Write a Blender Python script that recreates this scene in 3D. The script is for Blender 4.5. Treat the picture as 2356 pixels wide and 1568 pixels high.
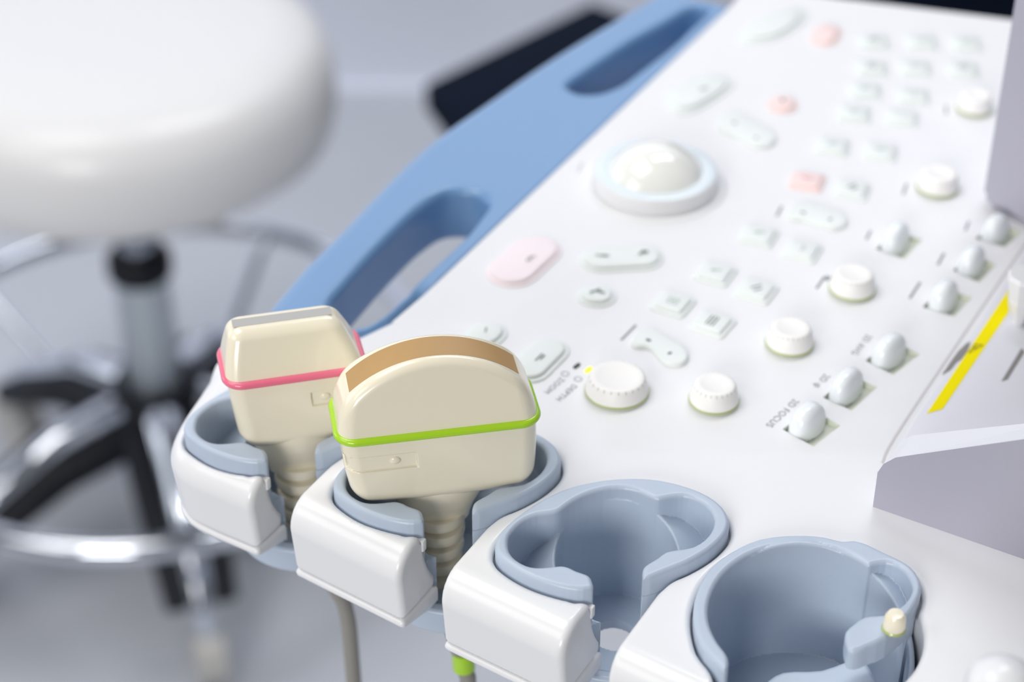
import bpy, bmesh, math, random
import numpy as np
from mathutils import Vector, Matrix
from mathutils.geometry import tessellate_polygon

for o in list(bpy.data.objects):
    bpy.data.objects.remove(o)
C = bpy.context.scene.collection
sc = bpy.context.scene

# ------------------------------------------------------------------ camera, world, lights, exposure
F, PITCH = 4500.0, math.radians(35.5)
ZP = 0.85                       # height of the console panel top (m)
H = ZP + 0.402                  # camera height
cam = bpy.data.cameras.new('camera'); camo = bpy.data.objects.new('camera', cam); C.objects.link(camo)
camo.location = (0, 0, H); camo.rotation_euler = (math.radians(90) - PITCH, 0, 0)
cam.sensor_width = 36; cam.sensor_fit = 'HORIZONTAL'; cam.lens = F / 2356 * 36
cam.clip_start = 0.01; cam.clip_end = 50
cam.dof.use_dof = True; cam.dof.focus_distance = 0.603; cam.dof.aperture_fstop = 6.2; cam.dof.aperture_blades = 9
sc.camera = camo
sc.view_settings.view_transform = 'Standard'; sc.view_settings.look = 'None'
sc.view_settings.gamma = 1; sc.view_settings.use_curve_mapping = False
sc.view_settings.exposure = 0.0
sc.cycles.use_denoising = True
sc.cycles.max_bounces = 8

w = bpy.data.worlds.new('world'); sc.world = w; w.use_nodes = True
bg = w.node_tree.nodes['Background']; bg.inputs[0].default_value = (0.91, 0.945, 1.0, 1); bg.inputs[1].default_value = 0.17

def area(name, loc, aim, sx, sy, power, col):
    l = bpy.data.lights.new(name, 'AREA'); l.shape = 'RECTANGLE'; l.size = sx; l.size_y = sy; l.energy = power; l.color = col
    o = bpy.data.objects.new(name, l); C.objects.link(o); o.location = loc
    o.rotation_euler = (Vector(aim) - Vector(loc)).to_track_quat('-Z', 'Y').to_euler()
    return o
area('overhead_light', (-0.9, 0.8, 2.7), (-0.6, 0.95, 0.0), 1.2, 1.0, 18, (1.0, 0.985, 0.96))
area('side_lamp', (-1.7, -0.25, 2.15), (-0.05, 0.6, 0.85), 1.1, 0.8, 9.5, (1.0, 0.985, 0.965))
area('overhead_light', (0.5, 1.55, 2.65), (0.2, 2.3, 0.9), 1.2, 0.5, 20, (0.96, 0.98, 1.0))  # unseen light added to brighten the back wall
area('front_fill', (-0.9, -1.6, 1.55), (0, 0.5, 0.87), 1.0, 0.7, 27, (1.0, 0.985, 0.965))  # unseen low fill added to brighten the probe fronts
area('window_light', (-2.6, 1.6, 1.5), (0, 1.0, 0.6), 1.2, 1.4, 9, (0.88, 0.94, 1.0))

# ------------------------------------------------------------------ helpers
def at(px, py, dz=0.0):
    """pixel of the 2356x1568 frame -> point at height ZP + dz millimetres, in metres"""
    z = ZP + dz / 1000
    x = (px - 1178) / F; y = -(py - 784) / F
    d = (x, math.cos(PITCH) + y * math.sin(PITCH), -math.sin(PITCH) + y * math.cos(PITCH))
    t = (z - H) / d[2]
    return Vector((d[0] * t, d[1] * t, z))
def mm(px, py, dz=0.0):
    p = at(px, py, dz); return (p.x * 1000, p.y * 1000)

def lin(c):
    c = c / 255
    return c / 12.92 if c <= 0.04045 else ((c + 0.055) / 1.055) ** 2.4
def mat(name, rgb, rough=0.4, metal=0.0, coat=0.0, spec=0.5, noise=0.0, nscale=200, bump=0.0, sss=0.0, emit=0.0, trans=0.0):
    m = bpy.data.materials.new(name); m.use_nodes = True
    nt = m.node_tree; b = nt.nodes['Principled BSDF']
    col = tuple(lin(v) for v in rgb) + (1,)
    b.inputs['Base Color'].default_value = col
    b.inputs['Roughness'].default_value = rough; b.inputs['Metallic'].default_value = metal
    b.inputs['Coat Weight'].default_value = coat; b.inputs['Coat Roughness'].default_value = 0.08
    b.inputs['Specular IOR Level'].default_value = spec
    if sss:
        b.inputs['Subsurface Weight'].default_value = sss; b.inputs['Subsurface Radius'].default_value = (0.002, 0.002, 0.002)
    if trans: b.inputs['Transmission Weight'].default_value = trans
    if emit:
        b.inputs['Emission Color'].default_value = col; b.inputs['Emission Strength'].default_value = emit
    tc = nt.nodes.new('ShaderNodeTexCoord'); n = nt.nodes.new('ShaderNodeTexNoise')
    n.inputs['Scale'].default_value = nscale; n.inputs['Detail'].default_value = 4
    nt.links.new(tc.outputs['Object'], n.inputs['Vector'])
    if noise:
        r = nt.nodes.new('ShaderNodeMix'); r.data_type = 'RGBA'
        r.inputs[6].default_value = tuple(v * (1 - noise) for v in col[:3]) + (1,)
        r.inputs[7].default_value = tuple(min(1, v * (1 + noise)) for v in col[:3]) + (1,)
        nt.links.new(n.outputs['Fac'], r.inputs[0]); nt.links.new(r.outputs[2], b.inputs['Base Color'])
    if bump:
        bp = nt.nodes.new('ShaderNodeBump'); bp.inputs['Strength'].default_value = bump; bp.inputs['Distance'].default_value = 0.0004
        nt.links.new(n.outputs['Fac'], bp.inputs['Height']); nt.links.new(bp.outputs[0], b.inputs['Normal'])
    return m
M = {
 'white': mat('white_plastic', (236, 236, 238), 0.32, coat=0.25, noise=0.006),
 'panel': mat('panel_plastic', (236, 236, 238), 0.38, noise=0.006),
 'side': mat('side_panel_plastic', (229, 229, 236), 0.4, noise=0.006),
 'ivory': mat('ivory_plastic', (246, 237, 213), 0.24, coat=0.5, noise=0.006),
 'ivory_dim': mat('ivory_rubber', (214, 207, 188), 0.42, noise=0.01),
 'lime': mat('lime_plastic', (176, 222, 40), 0.25, coat=0.4),
 'pink': mat('pink_plastic', (243, 118, 145), 0.25, coat=0.4),
 'lens': mat('brown_lens', (188, 149, 93), 0.45, noise=0.08, nscale=60),
 'glens': mat('grey_lens', (186, 185, 182), 0.75, spec=0.1, noise=0.01),
 'rubber': mat('holder_plastic', (186, 199, 216), 0.34, noise=0.02, nscale=300),
 'blue': mat('blue_handle_plastic', (114, 154, 198), 0.28, coat=0.35, noise=0.01),
 'key': mat('translucent_key', (233, 238, 235), 0.3, coat=0.2, sss=0.15),
 'pinkkey': mat('pink_key', (248, 234, 237), 0.3, coat=0.2, sss=0.15),
 'redkey': mat('salmon_key', (248, 221, 217), 0.3, coat=0.2, sss=0.15),
 'knob': mat('knob_plastic', (246, 244, 241), 0.4),
 'knobring': mat('lime_tinted_ring', (176, 190, 120), 0.25, coat=0.3),
 'knobbase': mat('knob_base_plastic', (205, 208, 200), 0.35),
 'recess': mat('switch_recess_plastic', (226, 230, 216), 0.4),
 'paddle': mat('switch_paddle', (238, 243, 246), 0.22, coat=0.3, sss=0.2),
 'ink': mat('grey_ink', (150, 150, 158), 0.6),
 'inkdark': mat('dark_ink', (92, 104, 98), 0.6),
 'inkpale': mat('pale_ink', (186, 196, 190), 0.6),
 'inkred': mat('red_ink', (222, 160, 152), 0.6),
 'led': mat('dark_indicator', (40, 62, 48), 0.2),
 'ledon': mat('lit_yellow_indicator', (255, 246, 0), 0.3, emit=0.9),
 'ball': mat('trackball_resin', (244, 244, 238), 0.09, coat=0.6),
 'ring': mat('trackball_ring', (228, 238, 244), 0.28, coat=0.2),
 'grey': mat('lavender_grey_housing', (176, 174, 188), 0.5, noise=0.02, nscale=40),
 'yellow': mat('yellow_tape', (255, 238, 0), 0.7, spec=0.1),
 'black': mat('black_ink', (30, 30, 28), 0.5),
 'slot_reflection_grey': mat('grey_slot_and_reflection', (140, 136, 134), 0.5),
 'seam': mat('panel_seam_grey', (208, 204, 205), 0.5),
 'cable': mat('grey_cable', (150, 147, 140), 0.5),
 'dark': mat('black_gap', (18, 18, 22), 0.6),
 'chrome': mat('chrome', (222, 226, 234), 0.06, metal=1.0),
 'steel': mat('brushed_steel', (196, 202, 206), 0.3, metal=1.0),
 'blackplastic': mat('black_plastic', (12, 16, 26), 0.5, spec=0.3),
 'seat': mat('white_vinyl', (232, 231, 231), 0.35, coat=0.15, bump=0.1, nscale=600),
 'navy': mat('navy_vinyl', (9, 20, 38), 0.85, spec=0.12, noise=0.05),
 'castor': mat('grey_caster', (190, 188, 184), 0.4),
 'floor': mat('floor_vinyl', (192, 196, 204), 0.45, noise=0.03, nscale=8),
 'wall': mat('wall_paint', (236, 239, 252), 0.7, noise=0.01, nscale=3),
 'base': mat('cart_plastic', (214, 216, 222), 0.4),
}

def link(name, me, material, parent=None, loc=None):
    o = bpy.data.objects.new(name, me); C.objects.link(o)
    if material: me.materials.append(M[material])
    if parent: o.parent = parent
    if loc is not None: o.location = loc
    return o
def thing(name, label, cat, loc=(0, 0, 0), group=None):
    o = bpy.data.objects.new(name, None); C.objects.link(o); o.location = loc; o.empty_display_size = 0.02
    o['label'] = label; o['category'] = cat
    if group: o['group'] = group
    return o
def struct(name, me, material):
    o = link(name, me, material); o['kind'] = 'structure'; return o
def mesh_of(verts, faces, smooth=True, name='m'):
    me = bpy.data.meshes.new(name); me.from_pydata([tuple(v) for v in verts], [], faces); me.update()
    if smooth: me.polygons.foreach_set('use_smooth', [True] * len(me.polygons))
    return me
def from_bm(bm, smooth_angle=None):
    bmesh.ops.recalc_face_normals(bm, faces=bm.faces)
    me = bpy.data.meshes.new('m'); bm.to_mesh(me); bm.free()
    if smooth_angle:
        me.polygons.foreach_set('use_smooth', [True] * len(me.polygons)); me.set_sharp_from_angle(angle=math.radians(smooth_angle))
    return me

def smooth_closed(pts, n=6, closed=True):
    out = []; N = len(pts)
    rng = range(N) if closed else range(N - 1)
    for i in rng:
        if closed: p0, p1, p2, p3 = pts[i - 1], pts[i], pts[(i + 1) % N], pts[(i + 2) % N]
        else: p0, p1, p2, p3 = pts[max(i - 1, 0)], pts[i], pts[i + 1], pts[min(i + 2, N - 1)]
        for k in range(n):
            t = k / n
            out.append(tuple(0.5 * ((2 * b) + (-a + c) * t + (2 * a - 5 * b + 4 * c - d) * t * t + (-a + 3 * b - 3 * c + d) * t ** 3)
                             for a, b, c, d in zip(p0, p1, p2, p3)))
    if not closed: out.append(tuple(pts[-1]))
    return out

# signed distance shapes -> meshes (surface nets); lengths in millimetres
def poly_sdf(pts, x, y):
    P = np.asarray(pts, np.float32); N = len(P)
    x, y = np.broadcast_arrays(np.asarray(x, np.float32), np.asarray(y, np.float32))
    d = np.full(x.shape, 1e12, np.float32); s = np.ones(x.shape, np.float32)
    for i in range(N):
        a = P[i]; b = P[i - 1]; e = b - a; wx = x - a[0]; wy = y - a[1]
        t = np.clip((wx * e[0] + wy * e[1]) / max(float(e @ e), 1e-9), 0, 1)
        d = np.minimum(d, (wx - e[0] * t) ** 2 + (wy - e[1] * t) ** 2)
        c1 = y >= a[1]; c2 = y < b[1]; c3 = e[0] * wy > e[1] * wx
        s = np.where((c1 & c2 & c3) | (~c1 & ~c2 & ~c3), -s, s)
    return s * np.sqrt(d)
def rmax(a, b, r):
    """intersection with a round edge of radius r"""
    return np.minimum(-r, np.maximum(a, b)) + np.sqrt(np.maximum(a + r, 0) ** 2 + np.maximum(b + r, 0) ** 2)
def rmin(a, b, r): return -rmax(-a, -b, r)

def sdf_mesh(fn, lo, hi, cell, keep=None, iters=4):
    ax = [np.arange(lo[i], hi[i] + cell * 0.5, cell, dtype=np.float32) for i in range(3)]
    D = fn(ax[0][:, None, None], ax[1][None, :, None], ax[2][None, None, :]).astype(np.float32)
    D = np.ascontiguousarray(np.broadcast_to(D, tuple(len(a) for a in ax)))
    S = D < 0
    n = [len(a) - 1 for a in ax]
    cnt = np.zeros(n, np.int8)
    for i in (0, 1):
        for j in (0, 1):
            for k in (0, 1):
                cnt += S[i:i + n[0], j:j + n[1], k:k + n[2]]
    act = (cnt > 0) & (cnt < 8)
    idx = np.full(n, -1, np.int64); ii = np.argwhere(act); idx[act] = np.arange(len(ii))
    acc = np.zeros((len(ii), 3)); num = np.zeros(len(ii))
    cor = [(i, j, k) for i in (0, 1) for j in (0, 1) for k in (0, 1)]
    val = {c: D[ii[:, 0] + c[0], ii[:, 1] + c[1], ii[:, 2] + c[2]] for c in cor}
    for c in cor:
        for a in range(3):
            if c[a] == 0:
                e = list(c); e[a] = 1; e = tuple(e)
                v0, v1 = val[c], val[e]; m = (v0 < 0) != (v1 < 0)
                t = np.where(m, v0 / np.where(m, v0 - v1, 1), 0)
                p = np.array(c, float)[None, :].repeat(len(ii), 0); p[:, a] = t
                acc += p * m[:, None]; num += m
    V = np.array(lo)[None, :] + (ii + acc / num[:, None]) * cell
    V0 = V.copy()
    def ev(p): return fn(p[:, 0].astype(np.float32), p[:, 1].astype(np.float32), p[:, 2].astype(np.float32)).astype(np.float64)
    def grad(p, h):
        g = np.empty_like(p)
        for a in range(3):
            q = p.copy(); q[:, a] += h; r = p.copy(); r[:, a] -= h
            g[:, a] = (ev(q) - ev(r)) / (2 * h)
        return g
    for _ in range(iters):
        d = ev(V); g = grad(V, 0.1); g2 = np.maximum((g * g).sum(1), 0.25)
        V = V - np.clip(d / g2, -cell, cell)[:, None] * g
    off = V - V0; L = np.linalg.norm(off, axis=1); lim = cell * 1.2
    V = V0 + off * np.minimum(1, lim / np.maximum(L, 1e-9))[:, None]
    quads = []
    for a in range(3):
        b, c = (a + 1) % 3, (a + 2) % 3
        s0 = np.moveaxis(S, (a, b, c), (0, 1, 2))
        ch = s0[:-1, 1:-1, 1:-1] != s0[1:, 1:-1, 1:-1]
        ins = s0[:-1, 1:-1, 1:-1][ch]
        q = np.argwhere(ch); im = np.moveaxis(idx, (a, b, c), (0, 1, 2))
        x, y, z = q[:, 0], q[:, 1], q[:, 2]
        f = np.stack([im[x, y, z], im[x, y + 1, z], im[x, y + 1, z + 1], im[x, y, z + 1]], 1)
        f[~ins] = f[~ins][:, ::-1]
        quads.append(f)
    Q = np.concatenate(quads)
    if keep is not None: Q = Q[keep(V, Q)]
    used = np.zeros(len(V), bool); used[Q.ravel()] = True
    remap = np.cumsum(used) - 1; Q = remap[Q]; V = V[used]
    Nn = grad(V, 0.12); Nn /= np.maximum(np.linalg.norm(Nn, axis=1), 1e-9)[:, None]
    me = bpy.data.meshes.new('m'); me.from_pydata((V / 1000).tolist(), [], Q.tolist()); me.update()
    me.polygons.foreach_set('use_smooth', [True] * len(me.polygons))
    me.normals_split_custom_set_from_vertices(Nn.tolist())
    return me

def prism(pts, z0, z1, bev, seg=3, dome=0.0):
    """solid with plan outline pts (mm), rounded top edge"""
    P = np.array(pts, float)
    if ((P[:, 0] * np.roll(P[:, 1], -1) - np.roll(P[:, 0], -1) * P[:, 1]).sum()) < 0: P = P[::-1]
    e = np.roll(P, -1, 0) - P; e /= np.linalg.norm(e, axis=1)[:, None]
    n0 = np.stack([e[:, 1], -e[:, 0]], 1); nn = n0 + np.roll(n0, 1, 0)
    nn /= np.maximum((nn * nn).sum(1), 0.5)[:, None] / 2
    rings = [(0, z0)] + [(bev * (1 - math.cos(a)), z1 - bev + bev * math.sin(a)) for a in [i * math.pi / 2 / seg for i in range(seg + 1)]]
    N = len(P); vs = []; fs = []
    for ins, z in rings:
        for p, q in zip(P, nn): vs.append(((p[0] - q[0] * ins) / 1000, (p[1] - q[1] * ins) / 1000, z / 1000))
    for r in range(len(rings) - 1):
        for i in range(N):
            j = (i + 1) % N; fs.append((r * N + i, r * N + j, (r + 1) * N + j, (r + 1) * N + i))
    top = (len(rings) - 1) * N
    if dome:
        c = P.mean(0); vs.append((c[0] / 1000, c[1] / 1000, (z1 + dome) / 1000)); k = len(vs) - 1
        for i in range(N): fs.append((top + i, top + (i + 1) % N, k))
    else: fs.append(tuple(top + i for i in range(N)))
    fs.append(tuple(reversed(range(N))))
    me = mesh_of(vs, fs); me.set_sharp_from_angle(angle=math.radians(50)); return me
def lathe(prof, n=48, close=True):
    """prof: (r, z) in mm from bottom to top"""
    vs = []; fs = []
    for r, z in prof:
        for i in range(n):
            a = 2 * math.pi * i / n; vs.append((r * math.cos(a) / 1000, r * math.sin(a) / 1000, z / 1000))
    for k in range(len(prof) - 1):
        for i in range(n):
            j = (i + 1) % n; fs.append((k * n + i, k * n + j, (k + 1) * n + j, (k + 1) * n + i))
    if close:
        fs.append(tuple(reversed(range(n)))); fs.append(tuple((len(prof) - 1) * n + i for i in range(n)))
    me = mesh_of(vs, fs); me.set_sharp_from_angle(angle=math.radians(40)); return me
def tube(pts, r, n=16, closed=False):
    """tube along points (metres), r radius or list"""
    P = [Vector(p) for p in pts]; N = len(P); vs = []; fs = []; up = Vector((0, 0, 1)); prev = None
    for i in range(N):
        a = P[i - 1] if (i or closed) else P[0]; b = P[(i + 1) % N] if (i < N - 1 or closed) else P[-1]
        t = (b - a).normalized()
        if prev is None:
            s = t.cross(up) if abs(t.dot(up)) < 0.95 else t.cross(Vector((1, 0, 0)))
        else: s = prev - t * prev.dot(t)
        s.normalize(); prev = s; u = t.cross(s); rr = r[i] if isinstance(r, (list, tuple)) else r
        for k in range(n):
            a2 = 2 * math.pi * k / n; vs.append(P[i] + s * math.cos(a2) * rr + u * math.sin(a2) * rr)
    for i in range(N if closed else N - 1):
        for k in range(n):
            j = (k + 1) % n; i2 = (i + 1) % N
            fs.append((i * n + k, i * n + j, i2 * n + j, i2 * n + k))
    if not closed: fs.append(tuple(range(n))); fs.append(tuple((N - 1) * n + k for k in reversed(range(n))))
    bm = bmesh.new(); me0 = mesh_of(vs, fs); bm.from_mesh(me0); bpy.data.meshes.remove(me0)
    return from_bm(bm, 50)
def box(x0, x1, y0, y1, z0, z1, bev=0.0, seg=2):
    bm = bmesh.new(); bmesh.ops.create_cube(bm, size=1)
    for v in bm.verts: v.co = ((x0 + x1) / 2 + v.co.x * (x1 - x0), (y0 + y1) / 2 + v.co.y * (y1 - y0), (z0 + z1) / 2 + v.co.z * (z1 - z0))
    if bev: bmesh.ops.bevel(bm, geom=bm.edges[:], offset=bev, segments=seg, affect='EDGES', profile=0.5)
    return from_bm(bm, 35)
def flat_poly(pts3):
    return mesh_of(pts3, [tuple(range(len(pts3)))], smooth=False)
def rot(p, a): return (p[0] * math.cos(a) - p[1] * math.sin(a), p[0] * math.sin(a) + p[1] * math.cos(a))
def rrect(w, h, r, n=5):
    out = []
    for sx, sy, a0 in ((1, 1, 0), (-1, 1, 90), (-1, -1, 180), (1, -1, 270)):
        for k in range(n + 1):
            a = math.radians(a0 + 90 * k / n); out.append((sx * (w / 2 - r) + r * math.cos(a), sy * (h / 2 - r) + r * math.sin(a)))
    return out

# ------------------------------------------------------------------ the room
struct('floor', box(-4, 4, -2.5, 2.34, -0.1, 0), 'floor')
struct('wall_back', box(-4, 4, 2.33, 2.43, 0, 2.9), 'wall')
struct('baseboard_back', box(-4, 4, 2.318, 2.33, 0, 0.012), 'wall')

# ------------------------------------------------------------------ the ultrasound console
con = thing('ultrasound_console', 'white ultrasound machine console with blue front handle, keys, knobs and four holders', 'ultrasound machine', (0, 0, 0))
U = np.array((0.498, 0.867)); VV = np.array((0.867, -0.498))
S2M = Vector((0, 0, ZP))
# holder outlines (plan, mm) traced on the holder standing third from the left
outer_px = [(1139,1254),(1142.6,1235),(1155.5,1215.5),(1181.5,1189.6),(1226.8,1157.2),(1275.4,1131.3),(1324,1113.5),(1388.9,1100.5),(1453.7,1096.3),
 (1518.5,1100.5),(1583.3,1116.7),(1631.9,1137.8),(1664.3,1163.7),(1677.3,1189.6),(1677,1209),(1664,1231.7),(1632,1261),(1583,1290),(1534.7,1309.5),(1495.8,1325.7)]
tipR_px = [(1483,1334),(1478,1319),(1479.6,1303),(1489.3,1293.3),(1512,1280),(1531.4,1265.8)]
inner_px = [(1557.4,1260.3),(1593,1254.4),(1622,1236.6),(1638.4,1215.5),(1644.2,1192.9),(1635,1170),(1612.5,1150.7),(1583.3,1139.4),(1560.6,1137.8),(1537.9,1141),
 (1515.2,1144.3),(1499,1139.4),(1469.9,1126.4),(1437.5,1120),(1405,1120),(1372.6,1126.4),(1340,1137.8),(1311,1154),(1291.6,1168.6),(1278.7,1175),(1259.2,1178.3),
 (1236.6,1181.5),(1210.6,1191.2),(1187.9,1207.4),(1171.7,1228.5),(1168.5,1248),(1173.4,1267.4),(1187.9,1283.6),(1210.6,1296.6),(1233.3,1301.4),(1259.2,1300.4)]
tipL_px = [(1278.7,1298.2),(1294.9,1297.5),(1311,1301.4),(1327.3,1309.5),(1346.7,1316),(1358,1322.5),(1363.6,1335.4),(1364.5,1348.4)]
outerL_px = [(1343.5,1353.3),(1307.8,1350),(1269,1340.3),(1226.8,1325.7),(1187.9,1306.3),(1155.5,1283.6),(1142.6,1267.4)]
ZR = 4.0
tr = lambda L: [mm(x, y, ZR) for x, y in L]
ring_c = smooth_closed(tr(outer_px + tipR_px + inner_px + tipL_px + outerL_px), 2)
ring_out = smooth_closed(tr(outer_px + outerL_px), 3)
cav_full = smooth_closed(tr(inner_px + [(1278.7, 1299), (1365, 1318), (1440, 1318), (1520, 1275)]), 2)
arc = np.array(tr([(1291.6,1168.6),(1311,1154),(1340,1137.8),(1372.6,1126.4),(1405,1120),(1437.5,1120),(1469.9,1126.4),(1499,1139.4),(1515.2,1144.3)]))
A_ = np.c_[2 * arc, np.ones(len(arc))]; sol = np.linalg.lstsq(A_, (arc ** 2).sum(1), rcond=None)[0]
BC = sol[:2]; BR = math.sqrt(sol[2] + BC @ BC)
PITCHV = np.array((51.7, -30.0))

def cup_outer(o2, q, br, z):
    dz = np.maximum(0, -3.5 - z)
    return np.minimum(o2 + np.minimum(0.9 * np.minimum(dz, 1) + 0.012 * dz * dz, 10.0), q - br - 2.4)
def holder_fn(ring, out, bc, br, slot, floor_tilt, low=None):
    def fn(x, y, z):
        c2 = poly_sdf(ring, x, y); o2 = poly_sdf(out, x, y)
        q = np.hypot(x - bc[0], y - bc[1])
        co = cup_outer(o2, q, br, z)
        wall = rmax(np.maximum(c2, co), np.abs(z + 21) - 25, 1.6)
        wall = np.maximum(wall, br - 1.3 - q - np.maximum(0, z + 6.5) * 4)
        s2 = poly_sdf(slot, x, y)
        bore = q - br
        fl = (z - (-6.5 - 0.55 * np.maximum(0, q - br) - floor_tilt * (bc[1] + 6 - y))) * 0.8
        ledge = rmax(np.maximum(np.maximum(co + 0.6, -bore), -46 - z), fl, 0.8)
        ledge = np.maximum(ledge, -s2)
        shelf = np.maximum(np.maximum(q - br - 1.5, 7.0 - q), np.abs(z + 43.5) - 2.0)
        skirt = rmax(np.maximum(q - br - 6.0, br + 1.0 - q), np.abs(z + 41.5) - 5.0, 1.5)
        d = np.minimum(np.minimum(np.minimum(wall, ledge), shelf), skirt)
        if low is not None:
            l2 = poly_sdf(low, x, y)
            d = np.minimum(d, rmax(l2, np.abs(z + 30) - 16, 2.0))
        return d
    return fn
SL, SR = np.array((22.8, 428.3)), np.array((43.0, 433.0))
slot3 = [SL + U * 14, SR + U * 12, SR - U * 70, SL - U * 70]
slot3 = [tuple(p) for p in slot3]
tipslot = tr([(1365, 1312), (1480, 1290), (1483, 1420), (1372, 1420)])
hx = [p[0] for p in ring_out]; hy = [p[1] for p in ring_out]
hm = sdf_mesh(holder_fn(ring_c, ring_out, BC, BR, tipslot, 0.45), (min(hx) - 3, min(hy) - 3, -50), (max(hx) + 3, max(hy) + 3, 7), 0.6)
# fourth holder: wide round cup
o4 = [(1620.8,1490.8),(1600.5,1443.5),(1595.5,1396.2),(1603.9,1355.7),(1624.2,1315),(1658,1281.4),(1701.9,1254.3),(1749.2,1235.7),(1803.2,1228),(1857.3,1227.3),
 (1897.8,1231.4),(1938.4,1240.8),(1965.4,1239),(1999,1249.3),(2033,1266),(2066.8,1281.4),(2097,1300),(2116,1325),(2121,1352),(2110,1385),(2086,1420),(2040,1464),(1999,1484)]
t4 = [(1975.5,1494),(1955,1494),(1947,1478),(1944.5,1463.8),(1946.8,1447),(1965.4,1430)]
i4 = [(1989,1414.8),(2019.5,1411.4),(2046.5,1407),(2080,1386),(2097,1362),(2099.5,1342),(2087,1316.8),(2066.8,1300),(2039.7,1291.5),(2012.7,1294.9),(1999,1298),
 (1985.7,1289.8),(1958.6,1274.6),(1924.9,1261),(1884.3,1252.6),(1843.8,1249.3),(1803.2,1251.6),(1762.7,1258.4),(1722.2,1272.9),(1685,1296.6),(1658,1323.6),
 (1639.4,1355.7),(1630,1389.5),(1630.3,1419.9),(1639.4,1450.3),(1654.6,1477.3),(1671.5,1499.3)]
e4 = [(1677.6,1518),(1673,1534),(1656.3,1534.7)]
ring4 = smooth_closed(tr(o4 + t4 + i4 + e4), 2)
out4 = smooth_closed(tr(o4 + [(1900, 1570), (1780, 1580), (1690, 1555)]), 3)
arc4 = np.array(tr(i4[11:])); A_ = np.c_[2 * arc4, np.ones(len(arc4))]; sol = np.linalg.lstsq(A_, (arc4 ** 2).sum(1), rcond=None)[0]
BC4 = sol[:2]; BR4 = math.sqrt(sol[2] + BC4 @ BC4)
low4 = smooth_closed([mm(x, y, -14) for x, y in [(1755,1575),(1800,1541),(1890,1536),(1978,1508),(2010,1545),(2035,1600),(2000,1660),(1850,1680),(1740,1640)]], 3)
slot4 = tr([(1677, 1500), (1960, 1440), (1990, 1720), (1640, 1720)])
hx4 = [p[0] for p in out4]; hy4 = [p[1] for p in out4]
hm4 = sdf_mesh(holder_fn(ring4, out4, BC4, BR4, slot4, 0.45, low4), (min(hx4) - 3, min(hy4) - 12, -50), (max(hx4) + 3, max(hy4) + 3, 7), 0.65)

holder_labels = ['blue-grey holder behind the rest holding the pink-banded probe', 'blue-grey holder holding the green-banded probe',
                 'empty blue-grey holder with side pockets', 'wide round empty blue-grey holder']
h3 = link('probe_holder', hm, 'rubber', con, S2M)
for k, lab in ((-2, holder_labels[0]), (-1, holder_labels[1])):
    h = h3.copy(); C.objects.link(h); h.location = (PITCHV[0] * k / 1000, PITCHV[1] * k / 1000, ZP); h['label'] = lab
h3['label'] = holder_labels[2]
h4 = link('probe_holder', hm4, 'rubber', con, S2M); h4['label'] = holder_labels[3]

# console body with the rounded fascia, cut by the holders and their slots
O = [(-24.6, 606), (-33.65, 592), (-43.2, 575), (-54, 565.6), (-62, 562.3), (-75, 564), (-86, 566), (-96, 564), (-104.3, 553), (-108.5, 537.1), (-112.2, 523.7), (-114, 511), (-111.5, 502),
     (-104, 494.2), (-84, 482.0), (-70.6, 472.9), (-34.5, 447.8), (8, 419.2), (60, 384), (120, 344), (190, 298), (300, 298), (300, 608)]
Oc = smooth_closed(O[8:16], 4, closed=False)
O = O[:8] + Oc + O[16:]
slots = []
for k in (-2, -1, 0):
    d = PITCHV * k; slots.append([(p[0] + d[0], p[1] + d[1]) for p in slot3])
slots.append(tr([(1655, 1490), (1915, 1440), (1945, 1540), (1880, 1900), (1600, 1900), (1640, 1580)]))
holes = []
for k in (-2, -1, 0):
    d = PITCHV * k; holes.append(([(p[0] + d[0], p[1] + d[1]) for p in ring_out], BC + d, BR))
holes.append((out4, BC4, BR4))
def body_fn(x, y, z):
    s = poly_sdf(O, x, y)
    cut = None
    for h, c_, r_ in holes:
        q = cup_outer(poly_sdf(h, x, y), np.hypot(x - c_[0], y - c_[1]), r_, z) - 0.6
        cut = q if cut is None else np.minimum(cut, q)
    for h in slots:
        cut = rmin(cut, poly_sdf(h, x, y), 3.0)
    s2 = s + 0.10 * np.maximum(0, -10 - z)
    d = rmax(s2, z, 9.5 - 8.7 * np.clip((y - 546) / 14, 0, 1))
    d = rmax(d, -27.0 - z, 1.0)
    return rmax(d, -cut, 2.2)
PX0, PY0, PY1, PX1 = 30.0, 500.0, 575.0, 215.0
def keep_body(Vx, Q):
    q = Vx[Q]
    inside = ((q[:, :, 0] >= PX0 - .01) & (q[:, :, 1] >= PY0 - .01) & (np.abs(q[:, :, 2]) < .02)).all(1)
    return ~inside
link('console_body', sdf_mesh(body_fn, (-120.5, 335.5, -30.5), (PX1 + .5, PY1 + .5, 2.5), 1.0, keep_body), 'white', con, S2M)
def trim_fn(x, y, z):
    s = poly_sdf(O, x, y) + 1.3
    cut = None
    for h in slots:
        q = poly_sdf(h, x, y)
        cut = q if cut is None else np.minimum(cut, q)
    for h, c_, r_ in holes:
        q = cup_outer(poly_sdf(h, x, y), np.hypot(x - c_[0], y - c_[1]), r_, z)
        cut = q if cut is None else np.minimum(cut, q)
    d = rmax(s, np.maximum(z + 27.6, -(z + 30.6 + 0.28 * np.clip(-s, 0, 16))), 1.6)
    return rmax(d, -cut, 1.5)
link('lower_trim', sdf_mesh(trim_fn, (-120.5, 335.5, -37.5), (PX1 + .5, PY1 + .5, -25.5), 1.0), 'white', con, S2M)
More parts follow.
